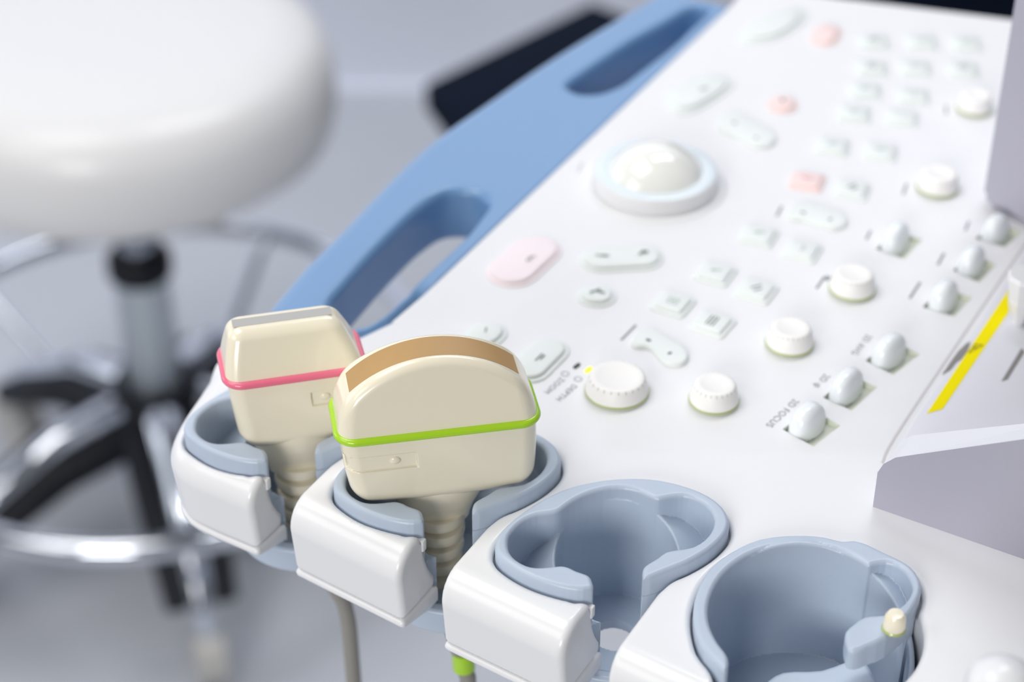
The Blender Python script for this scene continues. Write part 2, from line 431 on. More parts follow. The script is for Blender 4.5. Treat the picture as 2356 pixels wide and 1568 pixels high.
for k in (-2, -1, 0):       # small white clip at each slot
    p = np.array(mm(1357, 1388, -2)) + PITCHV * k
    me = box(-0.0011, 0.0011, -0.0014, 0.0014, -0.004, 0.0003, 0.0004)
    o = link('holder_clip', me, 'white', con, (p[0] / 1000, p[1] / 1000, ZP - 0.003)); o.rotation_euler[2] = math.radians(60)

# flat control panel with the switch openings
PD = np.array((0.56, 1.0)); PD /= np.linalg.norm(PD)
def front_x(y): return -28.5 + (y - 599.2) * PD[0] / PD[1]
switch_px = [  # corner left, corner bottom, corner right of each opening
 ((1800,987),(1872,1027),(1934,978)), ((1893,914),(1960,944),(2018,890)), ((1990,829),(2056,862),(2117,814)), ((2122,706),(2196,728),(2237,683)),
 ((2192,622),(2254,650),(2292,608)), ((2015,573),(2082,596),(2122,550)), ((2243,549),(2312,568),(2352,532))]
quads = []
for l, b, r in switch_px:
    L, B, R = (np.array(mm(*p)) for p in (l, b, r)); quads.append([L, B, R, L + R - B])
def plate(outer, holes_):
    loops = [[Vector((p[0], p[1], 0)) for p in outer]] + [[Vector((p[0], p[1], 0)) for p in h] for h in holes_]
    flat = [v for l in loops for v in l]
    tris = tessellate_polygon(loops)
    bm = bmesh.new(); vs = [bm.verts.new((v.x / 1000, v.y / 1000, 0)) for v in flat]
    for t in tris:
        try: bm.faces.new([vs[i] for i in t])
        except ValueError: pass
    for f in bm.faces:
        f.normal_update()
        if f.normal.z < 0: f.normal_flip()
    def skirt(a, b, z):
        va = bm.verts.new((a[0] / 1000, a[1] / 1000, 0)); vb = bm.verts.new((b[0] / 1000, b[1] / 1000, 0))
        vc = bm.verts.new((b[0] / 1000, b[1] / 1000, z / 1000)); vd = bm.verts.new((a[0] / 1000, a[1] / 1000, z / 1000)); bm.faces.new((va, vb, vc, vd))
    n = len(outer)
    for i in range(3, n - 1): skirt(outer[i], outer[(i + 1) % n], -30)
    me = bpy.data.meshes.new('m'); bm.to_mesh(me); bm.free(); return me
fl = (-43.2, PY1)
outer = [fl, (PX0, PY1), (PX0, PY0), (PX1, PY0), (270, 806), (160, 838), (110, 851.5), (front_x(836), 836), (front_x(592), 592)]
link('control_panel', plate(outer, [[tuple(p) for p in q] for q in quads]), 'panel', con, S2M)

# blue handle with two grips
hout = [(-86.5,596.7),(-78.6,617),(-67.2,641.4),(-55.3,668.8),(-41.7,697.9),(-28.9,719.5),(-14.6,740.2),(4.2,767.7),(24,794.6),(53.3,831.9),(71,855.1)]
hpoly = smooth_closed(hout, 3, closed=False) + [(85, 862), (150, 862), (60, 700), (-10, 590), (-33.9, 591.6), (-43.4, 575.1), (-54, 566.1), (-62, 562.9), (-76, 565.5), (-87, 572), (-91, 584)]
s1 = [(-66.4,587.4),(-61.7,599.9),(-51.5,623.8),(-40.8,646.1),(-34.2,657.4),(-29,664),(-24.1,666.5),(-17,666),(-11.7,662),(-9,656),(-9.5,647),(-14.6,633.2),(-22.7,617.7),
      (-32.1,601.2),(-41.9,583.9),(-46.4,577.3),(-50.3,574),(-54.1,572.4),(-59,572.5),(-64.5,576)]
s2_ = [(24.4,755.5),(32,767),(40.4,778.6),(54.9,798.1),(69.5,814.6),(77.2,824),(83,830.5),(88.6,832.5),(92,829),(90.5,820),(82.7,806.8),(74.8,792.1),(67.2,780.3),
       (56.3,764.7),(49.2,754.7),(42.5,749.3),(35.9,746.5),(29.4,747.5)]
s1 = [(x - 1.8, y + 1.0) if 10 <= i <= 17 else (x, y) for i, (x, y) in enumerate(s1)]
s2_ = [(x - 1.2, y + 0.7) if i >= 9 else (x, y) for i, (x, y) in enumerate(s2_)]
s1 = smooth_closed(s1, 3); s2_ = smooth_closed(s2_, 3)
nrm = np.array((PD[1], -PD[0]))
def handle_fn(x, y, z):
    a = poly_sdf(hpoly, x, y)
    hp = (x - (-28.5)) * nrm[0] + (y - 599.2) * nrm[1] + 0.15
    end = (x - 100.1) * PD[0] + (y - 833.8) * PD[1] - 1.0
    hole = np.minimum(poly_sdf(s1, x, y), poly_sdf(s2_, x, y))
    crown = z - 0.3
    d = rmax(a, crown, 9.0)
    d = rmax(d, -24 - z, 6.0)
    d = rmax(d, end, 5.0)
    d = rmax(d, hp, 1.0)
    return rmax(d, -hole, np.clip((-hp - 1) * 0.3, 0.9, 3.6))
link('handle', sdf_mesh(handle_fn, (-95, 556, -26), (112, 866, 2.5), 1.1), 'blue', con, S2M)

# trackball
tb = at(1508, 410, 3); tb.z = ZP
t0 = link('trackball_surround', lathe([(28.6, 0.0), (28.2, 0.5), (27.0, 0.9), (25.4, 0.7), (25.2, 0.3)], 64), 'white', con, tb)
link('collar', lathe([(25.0, 0.2), (24.6, 6.2), (24.2, 6.9), (23.4, 7.2), (19.5, 7.0)], 64, False), 'white', t0)
link('glide_ring', lathe([(24.0, 7.05), (23.0, 7.6), (20.0, 7.6), (19.2, 6.8)], 64), 'ring', t0)
bm = bmesh.new(); bmesh.ops.create_uvsphere(bm, u_segments=48, v_segments=32, radius=0.022)
for v in bm.verts: v.co.z = v.co.z - 0.0045
bo = link('ball', from_bm(bm, 180), 'ball', t0)

# knobs
def knob(px, py, rb, rt, h, ticks):
    o = link('rotary_knob', lathe([(rb, 1.4), (rb * 1.0, 2.2), (rb * 0.97, 3.2), (rt + 0.5, h - 0.9), (rt + 0.1, h - 0.25), (rt - 0.5, h), (rt - 2.2, h), (rt - 2.6, h - 0.12), (0.3, h - 0.12)], 56), 'knob', con, at(px, py))
    link('lime_ring', lathe([(rb - .05, 0.55), (rb + 0.25, 0.8), (rb + 0.25, 1.3), (rb - .1, 1.55)], 56), 'knobring', o)
    link('base_ring', lathe([(rb - 0.1, 0), (rb + 0.15, 0.1), (rb + 0.1, 0.6)], 56), 'knobbase', o)
    if ticks:
        vs = []; fs = []
        for k in range(24):
            a = 2 * math.pi * k / 24
            for s in (-1, 1):
                for (r, z) in ((rt + 0.62, h - 1.0), (rt + 0.12, h - 0.12)):
                    b = a + s * 0.010; vs.append((r * math.cos(b) * 1.004 / 1000 + 0, r * math.sin(b) * 1.004 / 1000, (z + .06) / 1000))
            i = k * 4; fs.append((i, i + 2, i + 3, i + 1))
        link('tick_marks', mesh_of(vs, fs, False), 'ink', o)
    return o
for px, py, rb, rt, h, tk in ((1419,901,10.9,9.2,6.8,1), (1642,923,8.4,6.8,7.6,1), (1816,792,8.4,6.8,7.6,1), (1960,667,8.4,6.8,7.6,1), (2156,434,8.2,6.7,7.6,0), (2240,252,7.4,6.3,7.6,0)):
    knob(px, py, rb, rt, h, tk)

# paddle switches standing in rectangular openings
for i, q in enumerate(quads):
    L, B, R, T = q; c = (L + R) / 2; u = (R - B); un = u / np.linalg.norm(u); v = (B - L); vn = v / np.linalg.norm(v)
    dep = 2.2; z = ZP * 1000
    vs = []; fs = []
    for p in q: vs.append((p[0] / 1000, p[1] / 1000, ZP))
    for p in q: vs.append((p[0] / 1000, p[1] / 1000, ZP - dep / 1000))
    for k in range(4): j = (k + 1) % 4; fs.append((k, k + 4, j + 4, j))
    fs.append((4, 5, 6, 7))
    ro = link('paddle_switch', mesh_of(vs, fs, False), 'recess', con)
    lu = np.linalg.norm(u); lv = np.linalg.norm(v)
    # paddle: rounded half disc
    hu = lu * 0.49; hv = lv * 0.36
    def pf(x, y, z, hu=hu, hv=hv):
        e = (np.abs(x / hu) ** 2.4 + np.abs(y / hv) ** 2.6 + np.abs((z + 2.0) / 10.2) ** 2.8) ** (1 / 2.4)
        return np.maximum((e - 1) * 4.5, -2.2 - z)
    me = sdf_mesh(pf, (-hu - 1, -hv - 1, -2.9), (hu + 1, hv + 1, 9.6), 0.55)
    pc = c - vn * lv * 0.14
    po = link('paddle', me, 'paddle', ro, (pc[0] / 1000, pc[1] / 1000, ZP)); po.rotation_euler[2] = math.atan2(un[1], un[0])

# keys
def uang(y): return math.radians(51 + (y - 510) / 280 * 36)
def bar(parent, cx, cy, w_, h_, z, m, name='legend', ang=0):
    pts = [rot(p, ang) for p in ((-w_ / 2, -h_ / 2), (w_ / 2, -h_ / 2), (w_ / 2, h_ / 2), (-w_ / 2, h_ / 2))]
    return [((p[0] + cx) / 1000, (p[1] + cy) / 1000, z / 1000) for p in pts]
def legend(parent, bars, z, m, name='legend'):
    vs = []; fs = []
    for (cx, cy, w_, h_, a) in bars:
        b = bar(None, cx, cy, w_, h_, z, m, ang=a); k = len(vs); vs += b; fs.append((k, k + 1, k + 2, k + 3))
    return link(name, mesh_of(vs, fs, False), m, parent)
def place(name, me, m, px, py, ang):
    o = link(name, me, m, con, at(px, py)); o.rotation_euler[2] = ang; return o
square_keys = [(1548,702,'a'),(1640,748,'c'),(1645,632,'b'),(1740,672,'d'),(1745,545,'b'),(1845,580,'i'),(1960,440,'d'),(1857,420,'r'),(1915,340,'b'),(2025,353,'b'),
 (1965,265,'b'),(2075,275,'n'),(1990,212,'b'),(2100,225,'i'),(2005,160,'d'),(2105,160,'b'),(2215,163,'d'),(2010,100,'d'),(2120,100,'i'),(2222,104,'b')]
kb = rrect(13.6, 13.6, 1.6); kt = rrect(10.6, 10.6, 1.2)
ks = prism(kb, 0, 0.9, 0.5); kc = prism(kt, 0.8, 2.0, 0.7)
for px, py, kind in square_keys:
    y = mm(px, py)[1]; a = uang(y) - math.pi / 2
    red = kind == 'r'
    o = place('square_key', ks.copy(), 'redkey' if red else 'key', px, py, a)
    if red: o['label'] = 'salmon pink square key'
    link('key_cap', kc.copy(), 'redkey' if red else 'key', o)
    L = {'a': [(0, 1.6, 4, .5, 0), (0, -1.6, 4, .5, 0), (1.8, 0, .5, 3.6, 0), (-1.8, 0, .5, 3.6, 0), (0, 0, 1.6, 1.4, .4)],
         'c': [(-1.6, 0, 6, .55, 1.57), (-.3, 0, 6.4, .55, 1.57), (1.0, 0, 6, .55, 1.57)],
         'b': [(0.3, .6, 3.6, 1.1, .3), (-.8, -.4, 2.0, .6, .3)], 'd': [(-.6, .8, 4.6, .7, .9), (1.0, -.7, 3.0, .7, .9), (.2, -1.6, 1.6, .5, .9)],
         'i': [(0, 0, 4.4, .6, 1.57), (.9, .2, 2.4, .4, 1.57)], 'r': [(-.4, .3, 4.4, 1.0, -.2)], 'n': []}[kind]
    if L: legend(o, L, 2.04, 'inkred' if red else ('inkdark' if kind in 'cd' else 'inkpale'))
def capsule(l, w_, n=10):
    r = w_ / 2; out = []
    for s in (1, -1):
        for k in range(n + 1):
            a = math.radians(-90 + 180 * k / n) if s == 1 else math.radians(90 + 180 * k / n); out.append((s * (l / 2 - r) + r * math.cos(a), r * math.sin(a)))
    return out
def oval_key(px, py, l, w_, ang, m, bars, lab=None, dome=0.6, ink='inkdark', skirt=True, name='oval_key'):
    o = place(name, prism(capsule(l, w_), 0, 0.7, 0.5), m, px, py, ang)
    if lab: o['label'] = lab
    link('key_cap', prism(capsule(l - 3.2, w_ - 3.2), 0.6, 2.0, 1.0, 4, dome), m, o)
    if bars: legend(o, bars, 2.0 + dome + .05, ink)
    return o
oval_key(1206, 603, 37, 20, math.radians(59), 'pinkkey', [(0, -2.6, 2.6, .5, .6), (1.6, -2.6, 2.6, .5, -.9), (-1.4, -2.2, 2.0, .5, .6)], 'pale pink oval key beside the handle', 0.5, 'inkdark')
oval_key(1430, 597, 32, 17, math.radians(6), 'key', [(-8, 0, 4, .6, -.3), (-6, -.4, 2.4, .8, -.3), (7.5, .3, 4.0, .6, .9), (9, .6, 2.4, 1.1, .2)], 'wide green-tinted oval key below the trackball')
oval_key(1373, 683, 14.6, 14, 0, 'key', [(-.6, .3, 4.4, .9, .5), (1.4, -.4, 3.0, .8, -.3)], name='round_key')
oval_key(1118, 772, 17, 14, math.radians(59), 'key', [(0, 0, 3, .5, 0.4)], name='round_key')
oval_key(1240, 830, 28, 15, math.radians(59), 'key', [(-1.0, -.5, 4.8, .5, 0), (-.4, -1.6, 3.2, .5, 0)])
oval_key(1800, 243, 15, 13, math.radians(75), 'redkey', [(0, .2, 2.0, 1.6, .3)], 'salmon pink round key', name='round_key')
oval_key(1900, 83, 22, 13, math.radians(70), 'redkey', [], 'salmon pink oval key near the far edge')
def blob(px_pts):
    P = [mm(*p) for p in px_pts]; c = np.mean(P, 0); return smooth_closed([(p[0] - c[0], p[1] - c[1]) for p in P], 4), c
for pts, bars in (([(1530,225),(1560,200),(1600,182),(1650,172),(1690,190),(1672,215),(1625,245),(1590,262),(1548,262)], [(2, 0, 4, .8, .3)]),
                  ([(1700,85),(1735,55),(1780,30),(1835,20),(1860,35),(1835,65),(1790,92),(1740,102),(1705,100)], [])):
    P, c = blob(pts)
    o = link('leaf_shaped_key', prism(P, 0, 0.7, 0.5), 'key', con, (c[0] / 1000, c[1] / 1000, ZP))
    link('key_cap', prism([(p[0] * .78, p[1] * .78) for p in P], 0.6, 2.2, 1.0, 4, .5), 'key', o)
    if bars: legend(o, bars, 2.8, 'inkdark')
for pts, b1, b2 in (([(1452,790),(1470,768),(1500,762),(1524,775),(1550,790),(1575,806),(1584,828),(1566,845),(1532,843),(1514,826),(1494,806),(1462,803)], (1492,781), (1541,811)),
                    ([(1812,492),(1830,472),(1860,470),(1890,478),(1925,490),(1948,505),(1945,524),(1915,532),(1880,522),(1850,512),(1818,508)], (1848,488), (1910,503)),
                    ([(1650,290),(1668,268),(1700,265),(1735,285),(1775,308),(1785,328),(1765,342),(1730,340),(1700,322),(1665,308)], (1690,281), (1740,316))):
    P, c = blob(pts)
    o = link('rocker_key', prism(P, 0, 1.8, 1.2, 4, 0.0), 'key', con, (c[0] / 1000, c[1] / 1000, ZP))
    q1 = np.array(mm(*b1, 2)) - c; q2 = np.array(mm(*b2, 2)) - c
    legend(o, [(q1[0], q1[1], 1.8, 1.2, -.6), (q2[0], q2[1], 1.6, 1.0, .6)], 1.86, 'led' if pts[0][0] == 1452 else 'inkdark')

# printed legends and indicator lights on the panel
def text(s, px, py, size, m, ang=None, name='printed_legend'):
    cu = bpy.data.curves.new('t', 'FONT'); cu.body = s; cu.size = size / 1000; cu.align_x = 'CENTER'; cu.align_y = 'CENTER'; cu.space_character = 1.12
    tmp = bpy.data.objects.new('t', cu); C.objects.link(tmp); bpy.context.view_layer.update()
    me = bpy.data.meshes.new_from_object(tmp.evaluated_get(bpy.context.evaluated_depsgraph_get())); bpy.data.objects.remove(tmp)
    p = at(px, py); p.z += 0.00012
    o = link(name, me, m, con, p); a = uang(p.y * 1000) if ang is None else ang; o.rotation_euler[2] = a + math.pi; return o
text('2D FOCUS', 1800, 950, 3.6, 'ink')
text('2D \u03c6', 1890, 876, 3.6, 'ink')
text('2D AVG', 1982, 793, 3.6, 'ink')
text('ZOOM', 1275, 887, 3.2, 'ink')
text('DEPTH', 1303, 903, 3.2, 'ink')
for px, py in ((1300, 860), (1330, 872)):
    n = 24; vs = []; fs = []
    for k in range(n):
        a = 2 * math.pi * k / n
        for r in (1.15, 1.45): vs.append((r * math.cos(a) / 1000, r * math.sin(a) / 1000, 0.00012))
    for k in range(n): j = (k + 1) % n; fs.append((2 * k, 2 * k + 1, 2 * j + 1, 2 * j))
    link('printed_circle', mesh_of(vs, fs, False), 'ink', con, at(px, py))
for px, py, l, h_ in ((1446,765,11,.9),(2105,668,12,1.0),(2165,596,9,1.0),(1998,541,7,.9),(2225,520,7,.9),(1888,650,9,1.0),(1904,640,3,2),(1793,486,8,1.0),(2082,435,9,1.0),(2177,253,8,1.0),(1335,385,8,.7)):
    p = at(px, py); p.z += 0.00012; y = p.y * 1000
    o = link('printed_line', flat_poly([((a * l / 2) / 1000, (b * h_ / 2) / 1000, 0) for a, b in ((-1, -1), (1, -1), (1, 1), (-1, 1))]), 'ink' if px not in (1335,) else 'inkpale', con, p)
    o.rotation_euler[2] = uang(y)
for px, py, m, lab in ((1327, 842, 'led', 'dark unlit indicator'), (1354, 851, 'ledon', 'lit yellow indicator')):
    o = place('indicator_light', prism(capsule(3.6, 1.5, 5), 0, 0.5, 0.3), m, px, py, math.radians(54)); o['label'] = lab

# display foot on the right: seam, second panel, tape, grey housing
g = [mm(*p) for p in ((2370, 545), (2085, 965), (2030, 1065))]
vs = []
for a, b in zip(g[:-1], g[1:]):
    pass
gl = smooth_closed([(p[0], p[1]) for p in g], 6, closed=False)
vs = []; fs = []
for k, p in enumerate(gl):
    q = np.array(gl[min(k + 1, len(gl) - 1)]) - np.array(gl[max(k - 1, 0)]); q = q / np.linalg.norm(q); n_ = np.array((q[1], -q[0]))
    for s in (-0.45, 0.45): vs.append(((p[0] + n_[0] * s) / 1000, (p[1] + n_[1] * s) / 1000, ZP + 0.0001))
    if k: fs.append((2 * k - 2, 2 * k - 1, 2 * k + 1, 2 * k))
link('panel_seam', mesh_of(vs, fs, False), 'seam', con)
sp = [mm(*p) for p in ((2380, 540), (2092, 968), (2045, 1055), (2040, 1075), (2230, 1160), (2420, 1230), (2700, 900))]
link('side_panel', prism([(p[0] + 1.2, p[1] - .6) for p in sp], -0.5, 0.35, 0.3), 'side', con, S2M)
tp = [(2318, 669), (2132, 951), (2169, 940), (2322, 716)]
o = link('warning_tape', flat_poly([at(*p, 0.45) for p in tp]), 'yellow', con); o['label'] = 'yellow warning tape'
o2 = link('tape_end', flat_poly([at(*p, 0.46) for p in ((2318, 669), (2329, 679), (2362, 668), (2362, 657))]), 'yellow', o)
for tri in (((2228, 812), (2263, 793), (2241, 791)),):
    vs = []; P = [np.array(at(*p, 0.6)) for p in tri]; cc = sum(P) / 3
    for p in P: vs.append(tuple(p))
    for p in P: vs.append(tuple(cc + (p - cc) * 0.80))
    fs = [(0, 1, 4, 3), (1, 2, 5, 4), (2, 0, 3, 5)]
    k = len(vs); e = [(2239, 800), (2247, 797), (2248, 799), (2240, 802)]
    vs += [tuple(at(*p, 0.6)) for p in e]; fs.append((k, k + 1, k + 2, k + 3))
    link('warning_triangle', mesh_of(vs, fs, False), 'black', o)
reflection_px = [(2233,785),(2222,790),(2205,807),(2190,827),(2178,845),(2166,862),(2172,858),(2183,854),(2190,848),(2200,835),(2212,826),(2226,808),(2231,795)]
link('painted_reflection', flat_poly([at(*p, 0.42) for p in reflection_px]), 'slot_reflection_grey', con)  # flat dark patch standing in for the reflection of a dark object
# locking lever and its slot at the right edge
lv = thing('x', '', '', (0, 0, 0)); bpy.data.objects.remove(lv)
pts = [at(2304, 876, .5), at(2318, 872, .5), at(2358, 808, .5), at(2350, 800, .5)]
link('lever_slot', flat_poly(pts), 'slot_reflection_grey', con)
bm = bmesh.new()
c0 = at(2343, 745, 0)
rings = [(0.0020, 0.0, 8), (0.0030, 0.004, 8), (0.0052, 0.0105, 8), (0.0050, 0.011, 8), (0.0070, 0.0200, 8), (0.0062, 0.0215, 8)]
lay = []
for r, z, n in rings: lay.append([bm.verts.new((c0.x + r * math.cos(2 * math.pi * k / n + .2), c0.y + r * math.sin(2 * math.pi * k / n + .2), ZP + z)) for k in range(n)])
for a, b in zip(lay[:-1], lay[1:]):
    for k in range(8): bm.faces.new((a[k], a[(k + 1) % 8], b[(k + 1) % 8], b[k]))
bm.faces.new(lay[-1]); bm.faces.new(list(reversed(lay[0])))
link('locking_lever', from_bm(bm), 'white', con)
# grey display foot: a wedge standing on the panel, and the tall post behind
p0 = np.array(at(2008, 1165)); p1 = np.array(at(2420, 1308)); ed = p1 - p0; ed /= np.linalg.norm(ed); back = np.array((-ed[1], ed[0], 0))
prof = [(0, 0), (0, 14.0), (1.5, 18.0), (5.0, 22.0), (10, 25), (49, 48), (110, 84), (110, 0)]
bm = bmesh.new(); A1 = []; B1 = []
for s, h_ in prof:
    a = p0 + ed * s / 1000; A1.append(bm.verts.new((a[0], a[1], ZP + h_ / 1000))); b = a + back * 0.016; B1.append(bm.verts.new((b[0], b[1], ZP + h_ / 1000 * 0.9)))
bm.faces.new(A1); bm.faces.new(list(reversed(B1)))
fr = []
for k in range(len(prof)):
    j = (k + 1) % len(prof); bm.faces.new((A1[k], B1[k], B1[j], A1[j]))
me = from_bm(bm); me.materials.append(M['grey']); me.materials.append(M['side'])
for f in me.polygons: f.material_index = 0 if abs(f.normal.z) < 0.3 else 1
o = link('display_foot', me, None, con)
p0 = np.array(at(2246, 470)); p1 = np.array(at(2420, 556)); ed = p1 - p0; ed /= np.linalg.norm(ed); back = np.array((-ed[1], ed[0], 0))
bm = bmesh.new(); A1 = []; B1 = []
for s, h_ in ((0, 0), (0, 240), (60, 240), (60, 0)):
    a = p0 + ed * s / 1000; A1.append(bm.verts.new((a[0], a[1], ZP + h_ / 1000))); b = a + back * 0.09; B1.append(bm.verts.new((b[0], b[1], ZP + h_ / 1000)))
bm.faces.new(A1); bm.faces.new(list(reversed(B1)))
for k in range(4): j = (k + 1) % 4; bm.faces.new((A1[k], B1[k], B1[j], A1[j]))
bmesh.ops.bevel(bm, geom=bm.edges[:], offset=0.004, segments=2, affect='EDGES')
link('display_post', from_bm(bm, 40), 'grey', con)
# the cart that carries the panel
link('console_cart', box(0.09, 0.30, 0.52, 0.80, 0.06, ZP - 0.03, 0.02), 'base', con)
link('cart_foot', box(0.05, 0.34, 0.45, 0.86, 0.0, 0.08, 0.02), 'base', con)

# ------------------------------------------------------------------ the probes
def probe(name, label, cx, cy, zb, ang, W, T, nose, wn, tn, lens_hw, lens_t, sag, band_m, lens_m, top, path, rec, bodyh, lean):
    o = thing(name, label, 'ultrasound probe', (cx / 1000, cy / 1000, ZP + zb / 1000)); o.rotation_euler[2] = ang
    hN = top - zb                         # nose height above the band
    R = (lens_hw ** 2 + sag ** 2) / (2 * sag) if sag else 0
    def nose_fn(x, y, z):
        x = x + lean * np.clip(z / hN, 0, 1)
        k = np.clip(z / hN, 0, 1); kk = np.clip(z / (hN - sag * .6), 0, 1)
        w_ = W + (wn - W) * np.clip(z / (hN - sag * .8), 0, 1) ** 1.3; t_ = T + (tn - T) * np.clip(z / hN, 0, 1)
        if sag: dz = (np.hypot(x, z - (hN - R)) - R)
        else: dz = z - hN
        d = rmax(np.abs(x) - w_, np.abs(y) - t_, 4.5 if not sag else 5.0)
        d = rmax(d, dz, 3.2 if not sag else 2.6)
        return np.maximum(d * 0.9, -z - 0.2)
    n = link('nose_cap', sdf_mesh(nose_fn, (-W - 2, -T - 2, -1), (W + 2, T + 2, hN + 2), 0.65), 'ivory', o)
    # lens: strip lying on the nose top
    vs = []; fs = []; N = 40
    for k in range(N + 1):
        x = -lens_hw + 2 * lens_hw * k / N
        z = (math.sqrt(R * R - x * x) + hN - R if sag else hN) + 0.06
        for y in (-lens_t / 2, lens_t / 2): vs.append(((x - lean * z / hN) / 1000, y / 1000, z / 1000))
        if k: fs.append((2 * k - 2, 2 * k, 2 * k + 1, 2 * k - 1))
    l = link('lens', mesh_of(vs, fs), lens_m, o); l['label'] = 'brown curved lens' if sag else 'flat grey lens'
    def band_fn(x, y, z):
        d = rmax(np.abs(x) - W - 0.0, np.abs(y) - T - 0.0, 5.8)
        return np.hypot(d, z) - 1.35
    link('colour_band', sdf_mesh(band_fn, (-W - 3, -T - 3, -2), (W + 3, T + 3, 2), 0.5), band_m, o)
    def body_fn2(x, y, z):
        k = np.clip(-z / bodyh, 0, 1)
        w_ = W - 0.3 - (W * 0.07) * k ** 2; t_ = T - 0.3 - 0.5 * k ** 2; x = x - 1.5 * k
        d = rmax(np.abs(x) - w_, np.abs(y) - t_, 5.5)
        bot = -(z + bodyh) + 2.5 * (x / W) ** 2 - 2.5
        d = rmax(d, bot, 7.0)
        d = np.maximum(d, z)
        # marker recess at the front left, and the shallow recess on the other end
        rc = np.maximum(np.maximum(np.abs(z + 9.6) - 2.8, x - rec[1]), rec[0] - x)
        rc = np.maximum(rc, y)
        d = rmax(d, -np.maximum(rc, -(d + 0.75)), 0.3)
        rc2 = np.maximum(np.maximum(np.abs(z + 9) - 4, -x + W - 2.2), -3 - z * 0 - y - 5)
        d = np.maximum(d, -np.maximum(rc2, -(d + 0.6)))
        return d
    b = link('probe_body', sdf_mesh(body_fn2, (-W - 2, -T - 2, -bodyh - 5), (W + 2, T + 2, 1), 0.6), 'ivory', o)
    bm = bmesh.new(); bmesh.ops.create_uvsphere(bm, u_segments=24, v_segments=16, radius=0.0017)
    me = from_bm(bm, 180)
    mk = link('orientation_button', me, 'ivory', b, (rec[2] / 1000, (-T + 1.1) / 1000, -0.0094)); mk.scale = (1, 0.5, 0.85)
    zb0 = -bodyh
    link('neck', lathe([(10.6, zb0 - 16), (11.0, zb0 - 14), (12.4, zb0 - 10), (15.0, zb0 - 5), (17.0, zb0), (17.4, zb0 + 6)], 40), 'ivory', o).scale = (1.0, 0.64, 1.0)
    prof = []
    z = zb0 - 52
    while z < zb0 - 17:
        f = (z - (zb0 - 52)) / 42; r = 7.2 + 2.9 * f
        prof += [(r - 2.9, z), (r - 2.9, z + 1.6), (r - .3, z + 2.2), (r + .1, z + 4.2), (r - .3, z + 6.0)]; z += 6.6
    link('strain_relief', lathe(prof, 32), 'ivory', o)
    inv = Matrix.Rotation(-ang, 4, 'Z') @ Matrix.Translation(-o.location)
    st = Vector((cx / 1000, cy / 1000, ZP + (zb + zb0 - 52) / 1000))
    P = smooth_closed([tuple(inv @ q) for q in [st] + [Vector(p) for p in path]], 8, closed=False)
    c = link('cable', tube(P, 0.0029, 14), 'cable', o)
    return o, inv
z0 = ZP
gp, ginv = probe('ultrasound_probe', 'ivory curved ultrasound probe with lime green band and brown lens', -24.4, 487.6, 28.0, math.radians(10.4),
   31.3, 12.6, 18, 28.8, 7.6, 26.4, 10.0, 10.5, 'lime', 'lens', 52.3,
   [(-0.017, 0.489, z0 - 0.085), (-0.0165, 0.488, z0 - 0.10), (-0.030, 0.484, z0 - 0.16), (-0.05, 0.49, z0 - 0.3), (-0.02, 0.53, z0 - 0.5), (0.06, 0.57, z0 - 0.6), (0.10, 0.58, z0 - 0.6)], (-50, -8.0, -14.2), 27, 0.6)
lp = tube([ginv @ Vector((-0.0170, 0.489, z0 - 0.0785)), ginv @ Vector((-0.0167, 0.489, z0 - 0.0865))], 0.0040, 20)
lr = link('cable_ring', lp, 'lime', gp); lr['label'] = 'lime green cable ring'
pp, pinv = probe('ultrasound_probe', 'ivory flat-topped ultrasound probe with pink band and grey lens', -72.0, 516.5, 27, math.radians(13.5),
   22.3, 11.8, 16.5, 17.4, 5.6, 16.0, 4.4, 0, 'pink', 'glens', 43.3,
   [(-0.064, 0.519, z0 - 0.075), (-0.0600, 0.520, z0 - 0.09), (-0.0590, 0.520, z0 - 0.125), (-0.058, 0.52, z0 - 0.25), (-0.03, 0.54, z0 - 0.45), (0.05, 0.60, z0 - 0.55), (0.10, 0.62, z0 - 0.55)], (4.0, 50, 9.0), 28, 2.0)

# ------------------------------------------------------------------ things lying at the near right corner of the console
o = thing('gel_bottle', 'white gel bottle top, out of focus in the bottom right corner', 'bottle', (0.126, 0.358, ZP))
link('bottle', lathe([(12, 0), (14, 1.5), (14, 22), (13, 27), (9.4, 31)], 40), 'white', o)
link('cap', lathe([(9.4, 31), (9.8, 33), (9.4, 38), (7.8, 42), (4, 44.4), (0.3, 45)], 40), 'white', o)
o = thing('cream_knob_cap', 'small cream cap with lime base sitting on the round holder rim', 'cap', at(2056, 1446, 4))
link('cap', lathe([(3.2, 0.8), (3.4, 2), (3.0, 5), (2.2, 6.2), (0.4, 6.4)], 28), 'ivory', o)
link('lime_base', lathe([(3.5, 0), (3.6, .4), (3.3, 0.9)], 28), 'knobring', o)

# ------------------------------------------------------------------ the stool
SX, SY = -0.33, 1.45
st = thing('swivel_stool', 'white round swivel stool with chrome foot ring and five-legged base on grey floor', 'stool', (SX, SY, 0))
link('seat', lathe([(60, 424), (130, 424), (164, 428), (179, 440), (184, 462), (182, 492), (175, 512), (160, 525), (130, 531), (60, 534), (1, 534.5)], 80), 'seat', st)
link('seat_plate', lathe([(22, 400), (60, 412), (110, 418), (112, 424.5)], 40), 'blackplastic', st)
link('gas_lift', lathe([(16, 285), (16, 402)], 32), 'chrome', st)
link('column', lathe([(25, 140), (25, 294)], 40), 'steel', st)
link('collar', lathe([(26, 290), (29, 294), (29, 310), (24, 316), (18, 317)], 40), 'blackplastic', st)
lev = link('height_lever', tube([(0.01, -0.008, 0.408), (0.04, -0.029, 0.40), (0.066, -0.047, 0.389)], 0.006), 'blackplastic', st)
bm = bmesh.new(); bmesh.ops.create_uvsphere(bm, u_segments=20, v_segments=14, radius=0.016)
for v in bm.verts: v.co += Vector((0.074, -0.052, 0.386))
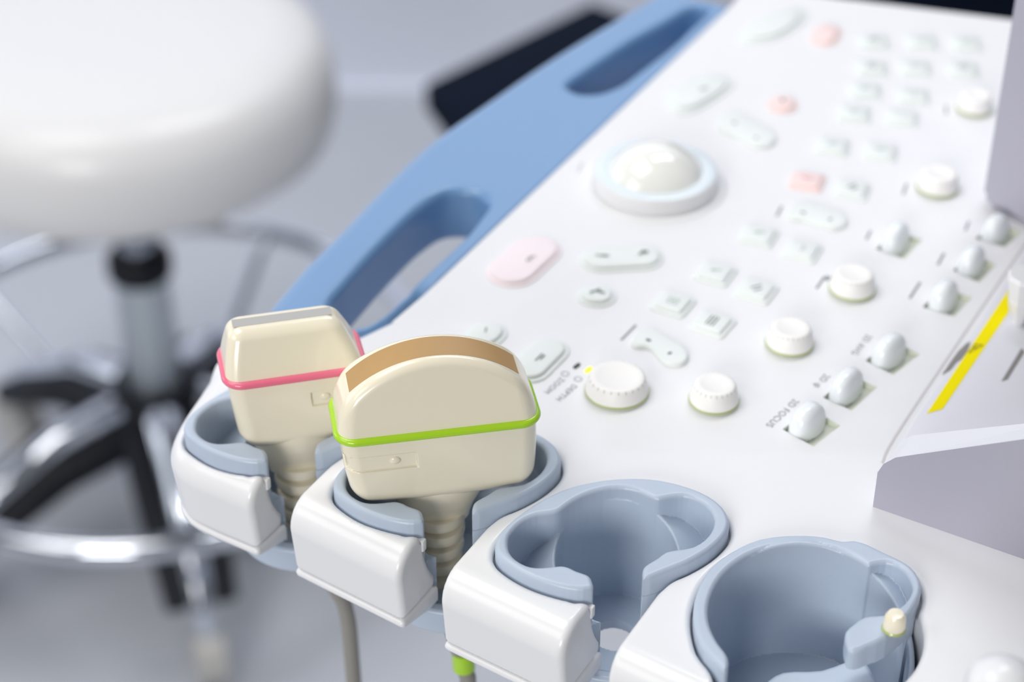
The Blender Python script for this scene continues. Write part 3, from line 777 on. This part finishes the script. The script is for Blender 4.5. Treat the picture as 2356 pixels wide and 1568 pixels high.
link('lever_knob', from_bm(bm, 180), 'castor', lev)
link('hub', lathe([(40, 105), (46, 115), (46, 150), (38, 165), (27, 170)], 40), 'blackplastic', st)
N = 96
fr = link('foot_ring', tube([(0.25 * math.cos(2 * math.pi * k / N), 0.25 * math.sin(2 * math.pi * k / N), 0.186) for k in range(N)], 0.0105, 18, True), 'chrome', st)
for k in range(5):
    a = math.radians(-73 + 72 * k); d = Vector((math.cos(a), math.sin(a), 0)); n_ = Vector((-d.y, d.x, 0))
    leg = link('leg', tube([d * 0.04 + Vector((0, 0, 0.155)), d * 0.10 + Vector((0, 0, 0.145)), d * 0.19 + Vector((0, 0, 0.10)), d * 0.215 + Vector((0, 0, 0.075))], [0.017, 0.016, 0.013, 0.012], 20), 'chrome', st)
    link('ring_bracket', tube([d * 0.15 + Vector((0, 0, 0.125)), d * 0.25 + Vector((0, 0, 0.186))], 0.006), 'chrome', leg)
    for sd in (-1, 1):  # black leg sides, also standing in for shadow and dark reflections along them
        link('leg_shade_cover', tube([d * 0.02 + n_ * 0.024 * sd + Vector((0, 0, 0.142)), d * 0.11 + n_ * 0.024 * sd + Vector((0, 0, 0.126)), d * 0.205 + n_ * 0.02 * sd + Vector((0, 0, 0.078))], [0.018, 0.016, 0.012], 12), 'blackplastic', leg)
    cs = link('caster', tube([d * 0.218 + n_ * 0.013 + Vector((0, 0, 0.026)), d * 0.218 - n_ * 0.013 + Vector((0, 0, 0.026))], 0.026, 28), 'castor', st)
    link('caster_stem', tube([d * 0.215 + Vector((0, 0, 0.05)), d * 0.215 + Vector((0, 0, 0.083))], 0.010, 16), 'chrome', cs)

# ------------------------------------------------------------------ dark bench and cabinet behind
zt = -470
pl = [at(*p, zt) for p in ((978, 188), (1058, 296), (1515, 60), (1362, 2))]
bn = thing('padded_bench', 'dark navy padded bench end showing behind the blue handle', 'bench', (sum(p.x for p in pl) / 4, sum(p.y for p in pl) / 4, 0))
bx = bn.location
P = [((p.x - bx.x) * 1000, (p.y - bx.y) * 1000) for p in pl]
link('cushion', prism(P, (ZP + zt / 1000) * 1000 - 28, (ZP + zt / 1000) * 1000, 6, 3), 'navy', bn)
for sx, sy in ((-.02, -.02), (.05, .03)):
    link('leg', box(sx - .012, sx + .012, sy - .012, sy + .012, 0, ZP + zt / 1000 - 0.028), 'blackplastic', bn)
cb = thing('dark_cabinet', 'dark navy cabinet standing by the wall beyond the far edge of the console', 'cabinet', (0.62, 2.18, 0))
link('body', box(-0.21, 0.35, -0.12, 0.14, 0.05, 1.3, 0.004), 'navy', cb)
link('plinth', box(-0.20, 0.34, -0.11, 0.13, 0, 0.05), 'blackplastic', cb)
link('door', box(-0.20, 0.07, -0.135, -0.12, 0.07, 1.28, 0.003), 'navy', cb)
link('door', box(0.075, 0.345, -0.135, -0.12, 0.07, 1.28, 0.003), 'navy', cb)
